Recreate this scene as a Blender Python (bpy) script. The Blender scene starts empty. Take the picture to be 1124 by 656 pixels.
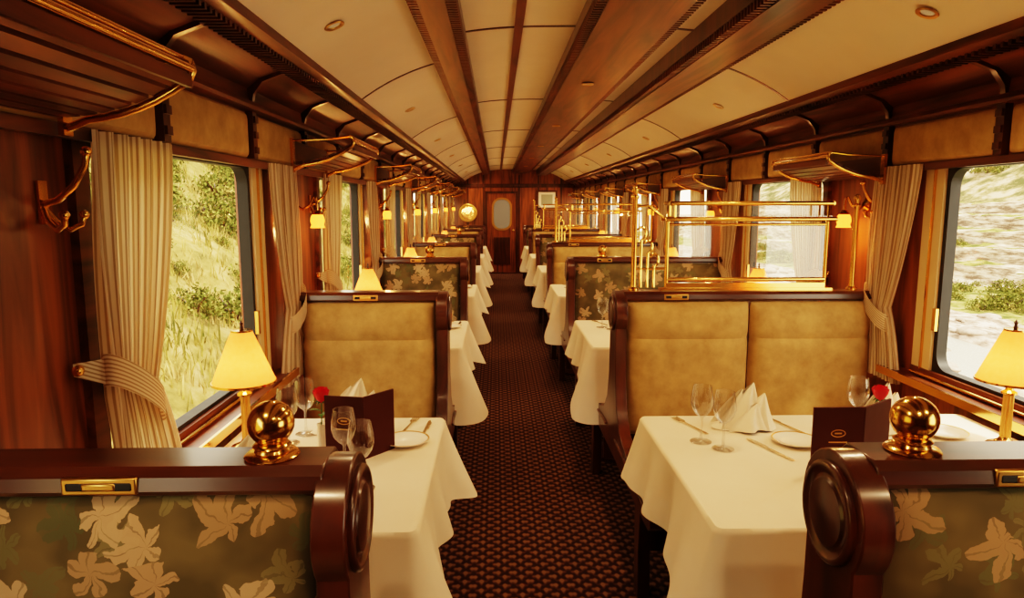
import bpy, math, random
from mathutils import Vector, Matrix, noise
random.seed(7)
PI = math.pi
scene = bpy.context.scene
COL = scene.collection

# ------------------------------------------------------------------ layout
XL, XR = -0.95, 1.77          # inner wall faces
XC = 0.41
YB, YE = -2.6, 15.1           # rear wall / end wall
PITCH = 2.06
SEAT0 = 1.03
SEATS = [SEAT0 + PITCH * i for i in range(7)]
RAIL_Z = 1.113
TZ = 0.75                     # table top

# ------------------------------------------------------------------ materials
def newmat(name):
    m = bpy.data.materials.new(name)
    m.use_nodes = True
    nt = m.node_tree
    b = nt.nodes["Principled BSDF"]
    return m, nt, b

def simple(name, col, rough=0.5, metal=0.0, **kw):
    m, nt, b = newmat(name)
    b.inputs["Base Color"].default_value = (*col, 1)
    b.inputs["Roughness"].default_value = rough
    b.inputs["Metallic"].default_value = metal
    for k, v in kw.items():
        b.inputs[k.replace("_", " ")].default_value = v
    # small procedural variation in roughness
    tc = nt.nodes.new("ShaderNodeTexCoord")
    n = nt.nodes.new("ShaderNodeTexNoise")
    n.inputs["Scale"].default_value = 25
    mr = nt.nodes.new("ShaderNodeMapRange")
    mr.inputs["To Min"].default_value = max(0, rough - 0.04)
    mr.inputs["To Max"].default_value = min(1, rough + 0.06)
    nt.links.new(tc.outputs["Object"], n.inputs["Vector"])
    nt.links.new(n.outputs["Fac"], mr.inputs["Value"])
    nt.links.new(mr.outputs["Result"], b.inputs["Roughness"])
    return m

def ramp(nt, stops):
    r = nt.nodes.new("ShaderNodeValToRGB")
    e = r.color_ramp.elements
    e[0].position, e[0].color = stops[0][0], (*stops[0][1], 1)
    e[1].position, e[1].color = stops[1][0], (*stops[1][1], 1)
    for p, c in stops[2:]:
        x = e.new(p)
        x.color = (*c, 1)
    return r

def wood(name, dark, light, scl, rough=0.28, coat=0.4):
    m, nt, b = newmat(name)
    tc = nt.nodes.new("ShaderNodeTexCoord")
    mp = nt.nodes.new("ShaderNodeMapping")
    mp.inputs["Scale"].default_value = scl
    n = nt.nodes.new("ShaderNodeTexNoise")
    n.inputs["Scale"].default_value = 1.6
    n.inputs["Detail"].default_value = 7
    n.inputs["Distortion"].default_value = 1.1
    r = ramp(nt, [(0.33, dark), (0.66, light)])
    nt.links.new(tc.outputs["Object"], mp.inputs["Vector"])
    nt.links.new(mp.outputs["Vector"], n.inputs["Vector"])
    nt.links.new(n.outputs["Fac"], r.inputs["Fac"])
    nt.links.new(r.outputs["Color"], b.inputs["Base Color"])
    b.inputs["Roughness"].default_value = rough
    b.inputs["Coat Weight"].default_value = coat
    b.inputs["Coat Roughness"].default_value = 0.15
    bp = nt.nodes.new("ShaderNodeBump")
    bp.inputs["Strength"].default_value = 0.04
    nt.links.new(n.outputs["Fac"], bp.inputs["Height"])
    nt.links.new(bp.outputs["Normal"], b.inputs["Normal"])
    return m

WD, WL = (0.040, 0.009, 0.003), (0.185, 0.047, 0.013)
M_woodZ = wood("mahogany_vertical", (0.078, 0.018, 0.005), (0.31, 0.085, 0.022), (9, 9, 0.9), 0.34, 0.25)
M_woodY = wood("mahogany_lengthwise", WD, WL, (9, 0.8, 9), 0.38, 0.12)
M_woodX = wood("mahogany_crosswise", (0.020, 0.005, 0.002), (0.08, 0.019, 0.006), (0.9, 9, 9), 0.28, 0.4)
M_woodD = wood("mahogany_dark", (0.022, 0.006, 0.002), (0.09, 0.021, 0.007), (8, 8, 1.0), 0.28, 0.4)
M_brass = simple("polished_brass", (0.83, 0.46, 0.13), 0.16, 1.0)
M_brassd = simple("satin_brass", (0.62, 0.36, 0.11), 0.3, 1.0)
M_black = simple("black_rubber", (0.006, 0.005, 0.005), 0.55)
M_cream = simple("cream_trim", (0.66, 0.49, 0.26), 0.5)
M_china = simple("white_china", (0.85, 0.78, 0.67), 0.12)
M_steel = simple("silver_cutlery", (0.75, 0.66, 0.50), 0.2, 1.0)
M_leather = simple("burgundy_leather", (0.060, 0.013, 0.009), 0.62, 0.0, Specular_IOR_Level=0.2)
M_red = simple("rose_red", (0.68, 0.010, 0.03), 0.5)
M_green = simple("rose_green", (0.05, 0.13, 0.02), 0.5)
M_gold = simple("gilt", (0.75, 0.43, 0.12), 0.35, 0.8)
M_paper = simple("print_paper", (0.30, 0.31, 0.22), 0.6)
M_mirror = simple("mirror_glass", (0.75, 0.6, 0.35), 0.08, 1.0)
M_water = simple("river_water", (0.30, 0.29, 0.25), 0.25)

def fabric(name, c1, c2, scale=6, bump=0.15, sheen=0.4, rough=0.85, bscale=350):
    m, nt, b = newmat(name)
    tc = nt.nodes.new("ShaderNodeTexCoord")
    n = nt.nodes.new("ShaderNodeTexNoise")
    n.inputs["Scale"].default_value = scale
    n.inputs["Detail"].default_value = 6
    n.inputs["Roughness"].default_value = 0.65
    r = ramp(nt, [(0.32, c1), (0.68, c2)])
    n2 = nt.nodes.new("ShaderNodeTexNoise")
    n2.inputs["Scale"].default_value = bscale
    bp = nt.nodes.new("ShaderNodeBump")
    bp.inputs["Strength"].default_value = bump
    bp.inputs["Distance"].default_value = 0.002
    for x in (n, n2):
        nt.links.new(tc.outputs["Object"], x.inputs["Vector"])
    nt.links.new(n.outputs["Fac"], r.inputs["Fac"])
    nt.links.new(r.outputs["Color"], b.inputs["Base Color"])
    nt.links.new(n2.outputs["Fac"], bp.inputs["Height"])
    nt.links.new(bp.outputs["Normal"], b.inputs["Normal"])
    b.inputs["Roughness"].default_value = rough
    b.inputs["Sheen Weight"].default_value = sheen
    b.inputs["Sheen Tint"].default_value = (*c2, 1)
    return m

M_suede = fabric("tan_suede", (0.32, 0.185, 0.060), (0.50, 0.315, 0.115), 11, 0.15, 0.3)
M_cloth = fabric("white_linen", (0.76, 0.66, 0.51), (0.82, 0.72, 0.57), 3, 0.1, 0.05, 0.75)
M_napkin = fabric("napkin_linen", (0.78, 0.68, 0.53), (0.84, 0.75, 0.60), 8, 0.1, 0.05, 0.75)
M_ceil = fabric("ceiling_panel_cream", (0.76, 0.66, 0.53), (0.82, 0.72, 0.58), 2, 0.25, 0, 0.8, 120)

def leaf_fabric():
    m, nt, b = newmat("leaf_tapestry")
    N, L = nt.nodes, nt.links
    def math_(op, a=None, c=None, d=None):
        x = N.new("ShaderNodeMath"); x.operation = op
        for i, val in enumerate((a, c, d)):
            if val is None: continue
            if isinstance(val, (int, float)): x.inputs[i].default_value = val
            else: L.new(val, x.inputs[i])
        return x.outputs[0]
    tc = N.new("ShaderNodeTexCoord")
    sx = N.new("ShaderNodeSeparateXYZ"); L.new(tc.outputs["Object"], sx.inputs[0])
    cx = N.new("ShaderNodeCombineXYZ"); L.new(sx.outputs["X"], cx.inputs[0]); L.new(sx.outputs["Z"], cx.inputs[1])
    ns = N.new("ShaderNodeTexNoise"); ns.inputs["Scale"].default_value = 18; ns.inputs["Detail"].default_value = 4
    L.new(cx.outputs[0], ns.inputs["Vector"])
    va = N.new("ShaderNodeVectorMath"); va.operation = "MULTIPLY_ADD"
    L.new(ns.outputs["Color"], va.inputs[0]); va.inputs[1].default_value = (0.055, 0.055, 0); L.new(cx.outputs[0], va.inputs[2])
    n3 = N.new("ShaderNodeTexNoise"); n3.inputs["Scale"].default_value = 9; L.new(cx.outputs[0], n3.inputs["Vector"])
    rb = ramp(nt, [(0.4, (0.080, 0.058, 0.018)), (0.6, (0.14, 0.10, 0.036))]); L.new(n3.outputs["Fac"], rb.inputs["Fac"])
    cur = rb.outputs[0]
    for layer, (scale, off, thr, cols) in enumerate((
        (12.5, (3.3, 1.7, 0), 0.30, [(0.0, (0.065, 0.075, 0.026)), (0.5, (0.22, 0.17, 0.07)), (1.0, (0.11, 0.11, 0.04))]),
        (9.0, (0, 0, 0), 0.12, [(0.0, (0.34, 0.20, 0.09)), (0.4, (0.52, 0.30, 0.15)), (1.0, (0.56, 0.38, 0.21))]))):
        vs = N.new("ShaderNodeVectorMath"); vs.operation = "MULTIPLY_ADD"; L.new(va.outputs[0], vs.inputs[0])
        vs.inputs[1].default_value = (scale,) * 3; vs.inputs[2].default_value = off
        vo = N.new("ShaderNodeTexVoronoi"); vo.voronoi_dimensions = "2D"; vo.inputs["Scale"].default_value = 1.0
        L.new(vs.outputs[0], vo.inputs["Vector"])
        sub = N.new("ShaderNodeVectorMath"); sub.operation = "SUBTRACT"
        L.new(vs.outputs[0], sub.inputs[0]); L.new(vo.outputs["Position"], sub.inputs[1])
        s2 = N.new("ShaderNodeSeparateXYZ"); L.new(sub.outputs[0], s2.inputs[0])
        sc = N.new("ShaderNodeSeparateColor"); L.new(vo.outputs["Color"], sc.inputs[0])
        ang = math_("ARCTAN2", s2.outputs["Y"], s2.outputs["X"])
        ang = math_("MULTIPLY_ADD", sc.outputs["Red"], 6.28, ang)
        lob = math_("ABSOLUTE", math_("COSINE", math_("MULTIPLY", ang, 2.5)))
        dirn = math_("MULTIPLY_ADD", math_("COSINE", ang), 0.12, 0.13)
        rad = math_("ADD", math_("MULTIPLY", lob, 0.28), dirn)
        mask = math_("LESS_THAN", vo.outputs["Distance"], rad)
        vein = math_("GREATER_THAN", math_("ABSOLUTE", math_("SINE", math_("MULTIPLY", ang, 2.5))), 0.13)
        keep = math_("GREATER_THAN", sc.outputs["Green"], thr)
        rl = ramp(nt, cols)
        L.new(sc.outputs["Blue"], rl.inputs["Fac"])
        fac = math_("MULTIPLY", math_("MULTIPLY", mask, keep), math_("MULTIPLY_ADD", vein, 0.42, 0.36))
        mx = N.new("ShaderNodeMix"); mx.data_type = "RGBA"
        L.new(fac, mx.inputs["Factor"]); L.new(cur, mx.inputs["A"]); L.new(rl.outputs[0], mx.inputs["B"])
        cur = mx.outputs["Result"]
    L.new(cur, b.inputs["Base Color"])
    b.inputs["Roughness"].default_value = 0.85
    return m
M_leaf = leaf_fabric()

def carpet():
    m, nt, b = newmat("scallop_carpet")
    N, L = nt.nodes, nt.links
    def math_(op, a=None, c=None, d=None):
        x = N.new("ShaderNodeMath"); x.operation = op
        for i, val in enumerate((a, c, d)):
            if val is None: continue
            if isinstance(val, (int, float)): x.inputs[i].default_value = val
            else: L.new(val, x.inputs[i])
        return x.outputs[0]
    tc = N.new("ShaderNodeTexCoord")
    s = N.new("ShaderNodeSeparateXYZ"); L.new(tc.outputs["Object"], s.inputs[0])
    k = PI / 0.046
    u = math_("MULTIPLY", math_("ADD", s.outputs["X"], s.outputs["Y"]), k * 0.7071)
    v = math_("MULTIPLY", math_("SUBTRACT", s.outputs["X"], s.outputs["Y"]), k * 0.7071)
    a = math_("MULTIPLY", math_("ABSOLUTE", math_("SINE", u)), math_("ABSOLUTE", math_("SINE", v)))
    f = math_("MULTIPLY", math_("SINE", math_("MULTIPLY", s.outputs["X"], k * 4)), 0.16)
    f2 = math_("MULTIPLY", math_("SINE", math_("MULTIPLY", s.outputs["Y"], k * 2.8284)), 0.12)
    g = math_("ADD", math_("ADD", a, f), f2)
    r = ramp(nt, [(0.15, (0.026, 0.009, 0.006)), (0.85, (0.18, 0.092, 0.046)), (0.5, (0.074, 0.028, 0.017))])
    L.new(g, r.inputs["Fac"])
    L.new(r.outputs[0], b.inputs["Base Color"])
    b.inputs["Roughness"].default_value = 0.95
    b.inputs["Specular IOR Level"].default_value = 0.15
    n = N.new("ShaderNodeTexNoise"); n.inputs["Scale"].default_value = 400; L.new(tc.outputs["Object"], n.inputs["Vector"])
    bp = N.new("ShaderNodeBump"); bp.inputs["Strength"].default_value = 0.3; bp.inputs["Distance"].default_value = 0.004
    L.new(n.outputs["Fac"], bp.inputs["Height"]); L.new(bp.outputs[0], b.inputs["Normal"])
    return m
M_carpet = carpet()

def curtain_mat():
    m, nt, b = newmat("striped_curtain")
    N, L = nt.nodes, nt.links
    tc = N.new("ShaderNodeTexCoord")
    s = N.new("ShaderNodeSeparateXYZ"); L.new(tc.outputs["UV"], s.inputs[0])
    x = N.new("ShaderNodeMath"); x.operation = "MULTIPLY"; L.new(s.outputs["X"], x.inputs[0]); x.inputs[1].default_value = 2 * PI * 46
    w = N.new("ShaderNodeMath"); w.operation = "SINE"; L.new(x.outputs[0], w.inputs[0])
    r = ramp(nt, [(0.25, (0.50, 0.34, 0.18)), (0.5, (0.87, 0.73, 0.53))])
    mr = N.new("ShaderNodeMapRange"); mr.inputs["From Min"].default_value = -1; L.new(w.outputs[0], mr.inputs["Value"])
    L.new(mr.outputs[0], r.inputs["Fac"])
    L.new(r.outputs[0], b.inputs["Base Color"])
    b.inputs["Roughness"].default_value = 0.8
    t = N.new("ShaderNodeBsdfTranslucent"); L.new(r.outputs[0], t.inputs["Color"])
    mix = N.new("ShaderNodeMixShader"); mix.inputs[0].default_value = 0.42
    L.new(b.outputs[0], mix.inputs[1]); L.new(t.outputs[0], mix.inputs[2])
    L.new(mix.outputs[0], N["Material Output"].inputs["Surface"])
    return m
M_curtain = curtain_mat()

def thin_glass(name, tint, lo, hi):
    m, nt, b = newmat(name)
    N, L = nt.nodes, nt.links
    t = N.new("ShaderNodeBsdfTransparent"); t.inputs[0].default_value = (*tint, 1)
    g = N.new("ShaderNodeBsdfGlossy"); g.inputs["Roughness"].default_value = 0.03
    f = N.new("ShaderNodeLayerWeight"); f.inputs["Blend"].default_value = 0.3
    mr = N.new("ShaderNodeMapRange"); mr.inputs["To Min"].default_value = lo; mr.inputs["To Max"].default_value = hi
    L.new(f.outputs["Facing"], mr.inputs["Value"])
    mx = N.new("ShaderNodeMixShader")
    L.new(mr.outputs[0], mx.inputs[0]); L.new(t.outputs[0], mx.inputs[1]); L.new(g.outputs[0], mx.inputs[2])
    L.new(mx.outputs[0], N["Material Output"].inputs["Surface"])
    return m
M_pane = thin_glass("window_pane", (0.98, 0.98, 0.97), 0.02, 0.12)
M_wg = thin_glass("crystal_glass", (0.96, 0.955, 0.94), 0.06, 0.85)
M_screen = thin_glass("screen_glass", (0.95, 0.93, 0.88), 0.14, 0.6)

def emis(name, col, base, st):
    m, nt, b = newmat(name)
    b.inputs["Base Color"].default_value = (*base, 1)
    b.inputs["Roughness"].default_value = 0.6
    b.inputs["Emission Color"].default_value = (*col, 1)
    b.inputs["Emission Strength"].default_value = st
    return m
def shade_mat():
    m, nt, b = newmat("lamp_shade_parchment")
    N, L = nt.nodes, nt.links
    tc = N.new("ShaderNodeTexCoord")
    n = N.new("ShaderNodeTexNoise"); n.inputs["Scale"].default_value = 60; L.new(tc.outputs["Object"], n.inputs[0])
    r = ramp(nt, [(0.3, (0.86, 0.33, 0.085)), (0.7, (0.92, 0.38, 0.11))]); L.new(n.outputs["Fac"], r.inputs[0])
    d = N.new("ShaderNodeBsdfDiffuse"); L.new(r.outputs[0], d.inputs[0])
    t = N.new("ShaderNodeBsdfTranslucent"); L.new(r.outputs[0], t.inputs[0])
    mx = N.new("ShaderNodeMixShader"); mx.inputs[0].default_value = 0.6
    L.new(d.outputs[0], mx.inputs[1]); L.new(t.outputs[0], mx.inputs[2])
    e = N.new("ShaderNodeEmission"); e.inputs[0].default_value = (1, .27, .05, 1); e.inputs[1].default_value = .5
    ad = N.new("ShaderNodeAddShader"); L.new(mx.outputs[0], ad.inputs[0]); L.new(e.outputs[0], ad.inputs[1])
    L.new(ad.outputs[0], N["Material Output"].inputs["Surface"])
    return m
M_shade = shade_mat()
M_amber = emis("amber_glass", (1.0, 0.20, 0.015), (0.8, 0.35, 0.08), 3.2)
M_lens = emis("downlight_lens", (1.0, 0.7, 0.35), (0.3, 0.2, 0.1), 0.1)
M_doorglass = emis("frosted_door_glass", (0.75, 0.72, 0.6), (0.22, 0.21, 0.17), 0.03)

def ground_mat(name, stops, scale, detail=8, mp=(1, 1, 1)):
    m, nt, b = newmat(name)
    tc = nt.nodes.new("ShaderNodeTexCoord")
    mm = nt.nodes.new("ShaderNodeMapping"); mm.inputs["Scale"].default_value = mp
    n = nt.nodes.new("ShaderNodeTexNoise")
    n.inputs["Scale"].default_value = scale; n.inputs["Detail"].default_value = detail; n.inputs["Roughness"].default_value = 0.7
    r = ramp(nt, stops)
    nt.links.new(tc.outputs["Object"], mm.inputs[0]); nt.links.new(mm.outputs[0], n.inputs["Vector"])
    nt.links.new(n.outputs["Fac"], r.inputs["Fac"]); nt.links.new(r.outputs[0], b.inputs["Base Color"])
    b.inputs["Roughness"].default_value = 1
    b.inputs["Specular IOR Level"].default_value = 0.1
    return m
M_hill = ground_mat("dry_grass_hill", [(0.3, (0.06, 0.055, 0.015)), (0.5, (0.20, 0.15, 0.05)), (0.7, (0.34, 0.25, 0.12))], 1.8)
M_blade = ground_mat("grass_blades", [(0.38, (0.05, 0.060, 0.010)), (0.5, (0.25, 0.20, 0.05)), (0.62, (0.46, 0.33, 0.14))], 1.1)
M_shrub = ground_mat("shrub_leaves", [(0.38, (0.035, 0.045, 0.009)), (0.52, (0.13, 0.14, 0.03)), (0.64, (0.27, 0.20, 0.07))], 2.2)
M_river = ground_mat("river_bed_rock", [(0.40, (0.13, 0.095, 0.075)), (0.5, (0.30, 0.23, 0.19)), (0.60, (0.52, 0.43, 0.37))], 2.2, 14, (1, 0.5, 1))
M_slope = ground_mat("rocky_slope", [(0.42, (0.065, 0.065, 0.025)), (0.5, (0.19, 0.15, 0.075)), (0.58, (0.38, 0.29, 0.20))], 0.6, 14)
M_bank = ground_mat("green_bank", [(0.40, (0.05, 0.062, 0.014)), (0.5, (0.15, 0.145, 0.04)), (0.60, (0.30, 0.24, 0.11))], 1.2, 12)
M_stone = ground_mat("stones", [(0.3, (0.17, 0.125, 0.10)), (0.7, (0.50, 0.41, 0.35))], 2)
M_terr = ground_mat("terrace_wall_stone", [(0.42, (0.12, 0.085, 0.06)), (0.5, (0.30, 0.23, 0.17)), (0.58, (0.52, 0.43, 0.34))], 1.6, 12, (1, .4, 3))

# ------------------------------------------------------------------ mesh builder
class MB:
    def __init__(s):
        s.v, s.f, s.m, s.uv = [], [], [], {}
    def add(s, vs, fs, mat=0, M=None):
        o = len(s.v)
        for p in vs:
            p = Vector(p)
            if M is not None: p = M @ p
            s.v.append(p)
        for f in fs:
            s.f.append([i + o for i in f]); s.m.append(mat)
    def box(s, x0, x1, y0, y1, z0, z1, mat=0, M=None):
        x0, x1 = sorted((x0, x1)); y0, y1 = sorted((y0, y1)); z0, z1 = sorted((z0, z1))
        vs = [(x0, y0, z0), (x1, y0, z0), (x1, y1, z0), (x0, y1, z0), (x0, y0, z1), (x1, y0, z1), (x1, y1, z1), (x0, y1, z1)]
        s.add(vs, [(0, 3, 2, 1), (4, 5, 6, 7), (0, 1, 5, 4), (1, 2, 6, 5), (2, 3, 7, 6), (3, 0, 4, 7)], mat, M)
    def lathe(s, prof, mat=0, M=None, n=28):
        vs, fs = [], []
        for (r, z) in prof:
            for i in range(n):
                a = 2 * PI * i / n
                vs.append((max(r, 0.0002) * math.cos(a), max(r, 0.0002) * math.sin(a), z))
        for j in range(len(prof) - 1):
            for i in range(n):
                k = (i + 1) % n
                fs.append((j * n + i, j * n + k, (j + 1) * n + k, (j + 1) * n + i))
        s.add(vs, fs, mat, M)
    def sphere(s, c, r, mat=0, n=24, sc=(1, 1, 1)):
        prof = [(r * math.cos(-PI / 2 + PI * j / 14), r * math.sin(-PI / 2 + PI * j / 14)) for j in range(15)]
        s.lathe(prof, mat, Matrix.Translation(c) @ Matrix.Diagonal((*sc, 1)), n)
    def tube(s, pts, r, mat=0, n=10, closed=False, M=None):
        pts = [Vector(p) for p in pts]
        N = len(pts)
        rr = r if isinstance(r, (list, tuple)) else [r] * N
        vs, fs = [], []
        up = None
        for i, p in enumerate(pts):
            if closed: t = pts[(i + 1) % N] - pts[i - 1]
            else: t = pts[min(i + 1, N - 1)] - pts[max(i - 1, 0)]
            t.normalize()
            if up is None:
                up = Vector((0, 0, 1)) if abs(t.z) < 0.9 else Vector((1, 0, 0))
            a = (up - t * up.dot(t)).normalized(); up = a
            b = t.cross(a)
            for k in range(n):
                an = 2 * PI * k / n
                vs.append(p + (a * math.cos(an) + b * math.sin(an)) * rr[i])
        for i in range(N if closed else N - 1):
            j = (i + 1) % N
            for k in range(n):
                l = (k + 1) % n
                fs.append((i * n + k, i * n + l, j * n + l, j * n + k))
        if not closed:
            fs.append(tuple(range(n - 1, -1, -1)))
            fs.append(tuple(range((N - 1) * n, N * n)))
        s.add(vs, fs, mat, M)
    def prism(s, poly, axis, lo, hi, mat=0, M=None):
        def mk(a, b, h):
            return {"x": (h, a, b), "y": (a, h, b), "z": (a, b, h)}[axis]
        n = len(poly)
        vs = [mk(a, b, lo) for a, b in poly] + [mk(a, b, hi) for a, b in poly]
        fs = [tuple(range(n)), tuple(range(2 * n - 1, n - 1, -1))]
        for i in range(n):
            j = (i + 1) % n
            fs.append((i, j, n + j, n + i))
        s.add(vs, fs, mat, M)
    def grid(s, fn, nu, nv, mat=0, cu=False, M=None):
        vs, fs = [], []
        for j in range(nv + 1):
            for i in range(nu if cu else nu + 1):
                vs.append(fn(i / nu, j / nv))
        w = nu if cu else nu + 1
        for j in range(nv):
            for i in range(nu):
                k = (i + 1) % w if cu else i + 1
                fs.append((j * w + i, j * w + k, (j + 1) * w + k, (j + 1) * w + i))
        s.add(vs, fs, mat, M)
    def puffy(s, x0, x1, z0, z1, y, th, mat=0, crease=None, n=18, p=8):
        def fn(a, b):
            u = math.sin(PI / 2 * (2 * a - 1)); v = math.sin(PI / 2 * (2 * b - 1))
            h = math.sqrt(max(0, 1 - abs(u) ** p)) * math.sqrt(max(0, 1 - abs(v) ** p))
            z = z0 + (z1 - z0) * (v + 1) / 2
            if crease: h -= 0.22 * math.exp(-((z - crease) / 0.012) ** 2)
            return (x0 + (x1 - x0) * (u + 1) / 2, y + th * h, z)
        s.grid(fn, n, n * 2 if crease else n, mat)
    def mesh(s, name, mats, smooth=True, ang=35, fixn=True):
        me = bpy.data.meshes.new(name)
        me.from_pydata([tuple(p) for p in s.v], [], s.f)
        for m in mats: me.materials.append(m)
        me.polygons.foreach_set("material_index", s.m)
        if fixn:
            import bmesh
            bm = bmesh.new(); bm.from_mesh(me)
            bmesh.ops.recalc_face_normals(bm, faces=bm.faces)
            bm.to_mesh(me); bm.free()
        if smooth:
            me.polygons.foreach_set("use_smooth", [True] * len(me.polygons))
            me.set_sharp_from_angle(angle=math.radians(ang))
        me.update()
        return me

def place(name, me, loc=(0, 0, 0), rot=(0, 0, 0), parent=None, bevel=0, scale=(1, 1, 1)):
    o = bpy.data.objects.new(name, me)
    o.location = loc; o.rotation_euler = rot; o.scale = scale
    COL.objects.link(o)
    if parent: o.parent = parent
    if bevel:
        b = o.modifiers.new("bevel", "BEVEL"); b.width = bevel; b.segments = 2; b.limit_method = "ANGLE"; b.angle_limit = math.radians(50)
    return o

# ------------------------------------------------------------------ shell
GZ0, GZ1 = 0.83, 1.655
WINS = [SEAT0 + PITCH * i + 0.58 for i in range(-2, 7)]
WINS = [(a, a + 1.06) for a in WINS if a > YB + 0.1]
if WINS[-1][1] > YE - 0.05: WINS[-1] = (WINS[-1][0], YE - 0.1)
WT = .05

def build_wall(side):
    x0 = XL if side < 0 else XR
    t = WT * side
    mb = MB()
    mb.box(x0, x0 + t, YB, YE, 0, GZ0)
    mb.box(x0, x0 + t, YB, YE, GZ1, 2.25)
    ys = [YB] + [y for w in WINS for y in w] + [YE]
    for i in range(0, len(ys), 2):
        mb.box(x0, x0 + t, ys[i], ys[i + 1], GZ0, GZ1)
    return place("wall_left" if side < 0 else "wall_right", mb.mesh("wall", [M_woodZ]))
build_wall(-1); build_wall(1)

mb = MB(); mb.box(XL - WT, XR + WT, YB - .05, YE + .05, -0.1, 0)
place("floor", mb.mesh("floor", [M_carpet]))

CW = 1.12
def cz(x): return 2.27 - 0.25 * (abs(x - XC) / 1.1) ** 3.2
mb = MB()
mb.grid(lambda u, v: (XC - CW + 2 * CW * u, YB + (YE - YB) * v, cz(XC - CW + 2 * CW * u)), 40, 1)
mb.box(XL - WT, XR + WT, YB, YE, 2.36, 2.4)
place("ceiling", mb.mesh("ceiling", [M_ceil], fixn=False))

# panel seams
mb = MB()
def seam(x0, x1, y):
    n = 10
    for i in range(n):
        a = x0 + (x1 - x0) * i / n; b = x0 + (x1 - x0) * (i + 1) / n
        mb.prism([(a, cz(a) - .004), (b, cz(b) - .004), (b, cz(b) + .004), (a, cz(a) + .004)], "y", y - .009, y + .009)
for i in range(-2, 6):
    seam(XC - 1.1, -.28, 3.57 + PITCH * i); seam(1.08, XC + 1.1, 3.57 + PITCH * i)
    seam(-.14, .36, 3.09 + PITCH * i); seam(.70, .9, 3.09 + PITCH * i)
place("trim_1", mb.mesh("seams", [M_woodD]))

# lengthwise beams
def beam(name, x0, x1, z0, ribs=True):
    mb = MB(); zt = max(cz(x0), cz(x1)) + .01
    e = .038
    mb.box(x0 + e, x1 - e, YB, YE, z0, zt)
    mb.box(x0, x1, YB, YE, z0 + .035, zt, 1 if ribs else 0)
    if ribs:
        y = YB + .02
        while y < YE:
            mb.box(x0 + .002, x0 + e, y, y + .014, z0 + .004, z0 + .036, 0)
            mb.box(x1 - .002, x1 - e, y, y + .014, z0 + .004, z0 + .036, 0)
            y += .03
    return place(name, mb.mesh("beam", [M_woodY, M_woodD], smooth=False))
beam("ceiling_beam", -.30, -.13, 2.165)
beam("ceiling_beam", .345, .72, 2.185)
beam("ceiling_beam", .86, 1.11, 2.14)
beam("ceiling_beam", .078, .118, 2.25, False)

# cornices and valances
def cornice(side):
    x0 = XL if side < 0 else XR
    s = -side
    mb = MB()
    P = [(0, 1.84), (.085, 1.84), (.09, 1.85), (.085, 1.865), (.05, 1.875), (.045, 1.92), (.09, 1.955), (.17, 1.985), (.21, 1.99), (.24, 1.985), (.275, 2.0), (.275, 2.03), (.27, 2.09), (0, 2.2)]
    mb.prism([(x0 + s * a, b) for a, b in P], "y", YB, YE, 0)
    y = YB
    while y < YE:
        mb.box(x0 + s * .175, x0 + s * .245, y, y + .014, 1.972, 1.995, 1)
        y += .032
    ph = 2.34 if side > 0 else 2.6
    k = -8
    while ph + .687 * k < YE:
        y = ph + .687 * k; k += 1
        if y < YB: continue
        mb.prism([(x0 + s * a, b) for a, b in [(.03, 1.87), (.06, 1.87), (.065, 1.90), (.10, 1.945), (.18, 1.975), (.18, 1.99), (.03, 1.95)]], "y", y - .012, y + .012, 1)
    place("trim_2" if side < 0 else "trim_3", mb.mesh("cornice", [M_woodY, M_woodD]))
    # valance
    mb = MB()
    mb.box(x0, x0 + s * .035, YB, YE, 1.655, 1.84, 0)
    mb.box(x0 + s * .03, x0 + s * .05, YB, YE, 1.64, 1.665, 0)
    k = -8
    while ph + .687 * k < YE - .1:
        a = ph + .687 * k + .03; b = ph + .687 * (k + 1) - .03; k += 1
        if a < YB: continue
        b = min(b, YE - .02)
        # puffy panel lying in the wall plane
        sub = MB(); sub.puffy(a, b, 1.672, 1.832, 0, .03, 1, n=12, p=10)
        for v in sub.v: v.x, v.y = x0 + s * (.034 + v.y), v.x
        mb.add(sub.v, sub.f, 1)
        mb.box(x0 + s * .034, x0 + s * .062, a - .05, a - .01, 1.67, 1.84, 2)
        for zz in (1.70, 1.755, 1.81):
            mb.box(x0 + s * .06, x0 + s * .07, a - .046, a - .014, zz - .012, zz + .012, 2)
    place("window_valance", mb.mesh("valance", [M_woodY, M_suede, M_woodD]))
cornice(-1); cornice(1)

# end wall & rear wall
def end_wall(name, y0, y1):
    mb = MB()
    mb.box(XL - WT, XR + WT, y0, y1, 0, 2.4)
    place(name, mb.mesh("endwall", [M_woodZ]))
end_wall("wall_back", YE, YE + .08)
end_wall("wall_front", YB - .08, YB)
mb = MB()
for x in (-.62, -.28, .5, .92, 1.42):
    mb.box(x - .02, x + .02, YE - .02, YE, 0, 2.15)
mb.box(XL, XR, YE - .025, YE, 1.88, 1.96)
mb.box(XL, XR, YE - .025, YE, 0, .14)
place("trim_4", mb.mesh("panelling", [M_woodD]), bevel=.004)

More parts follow.
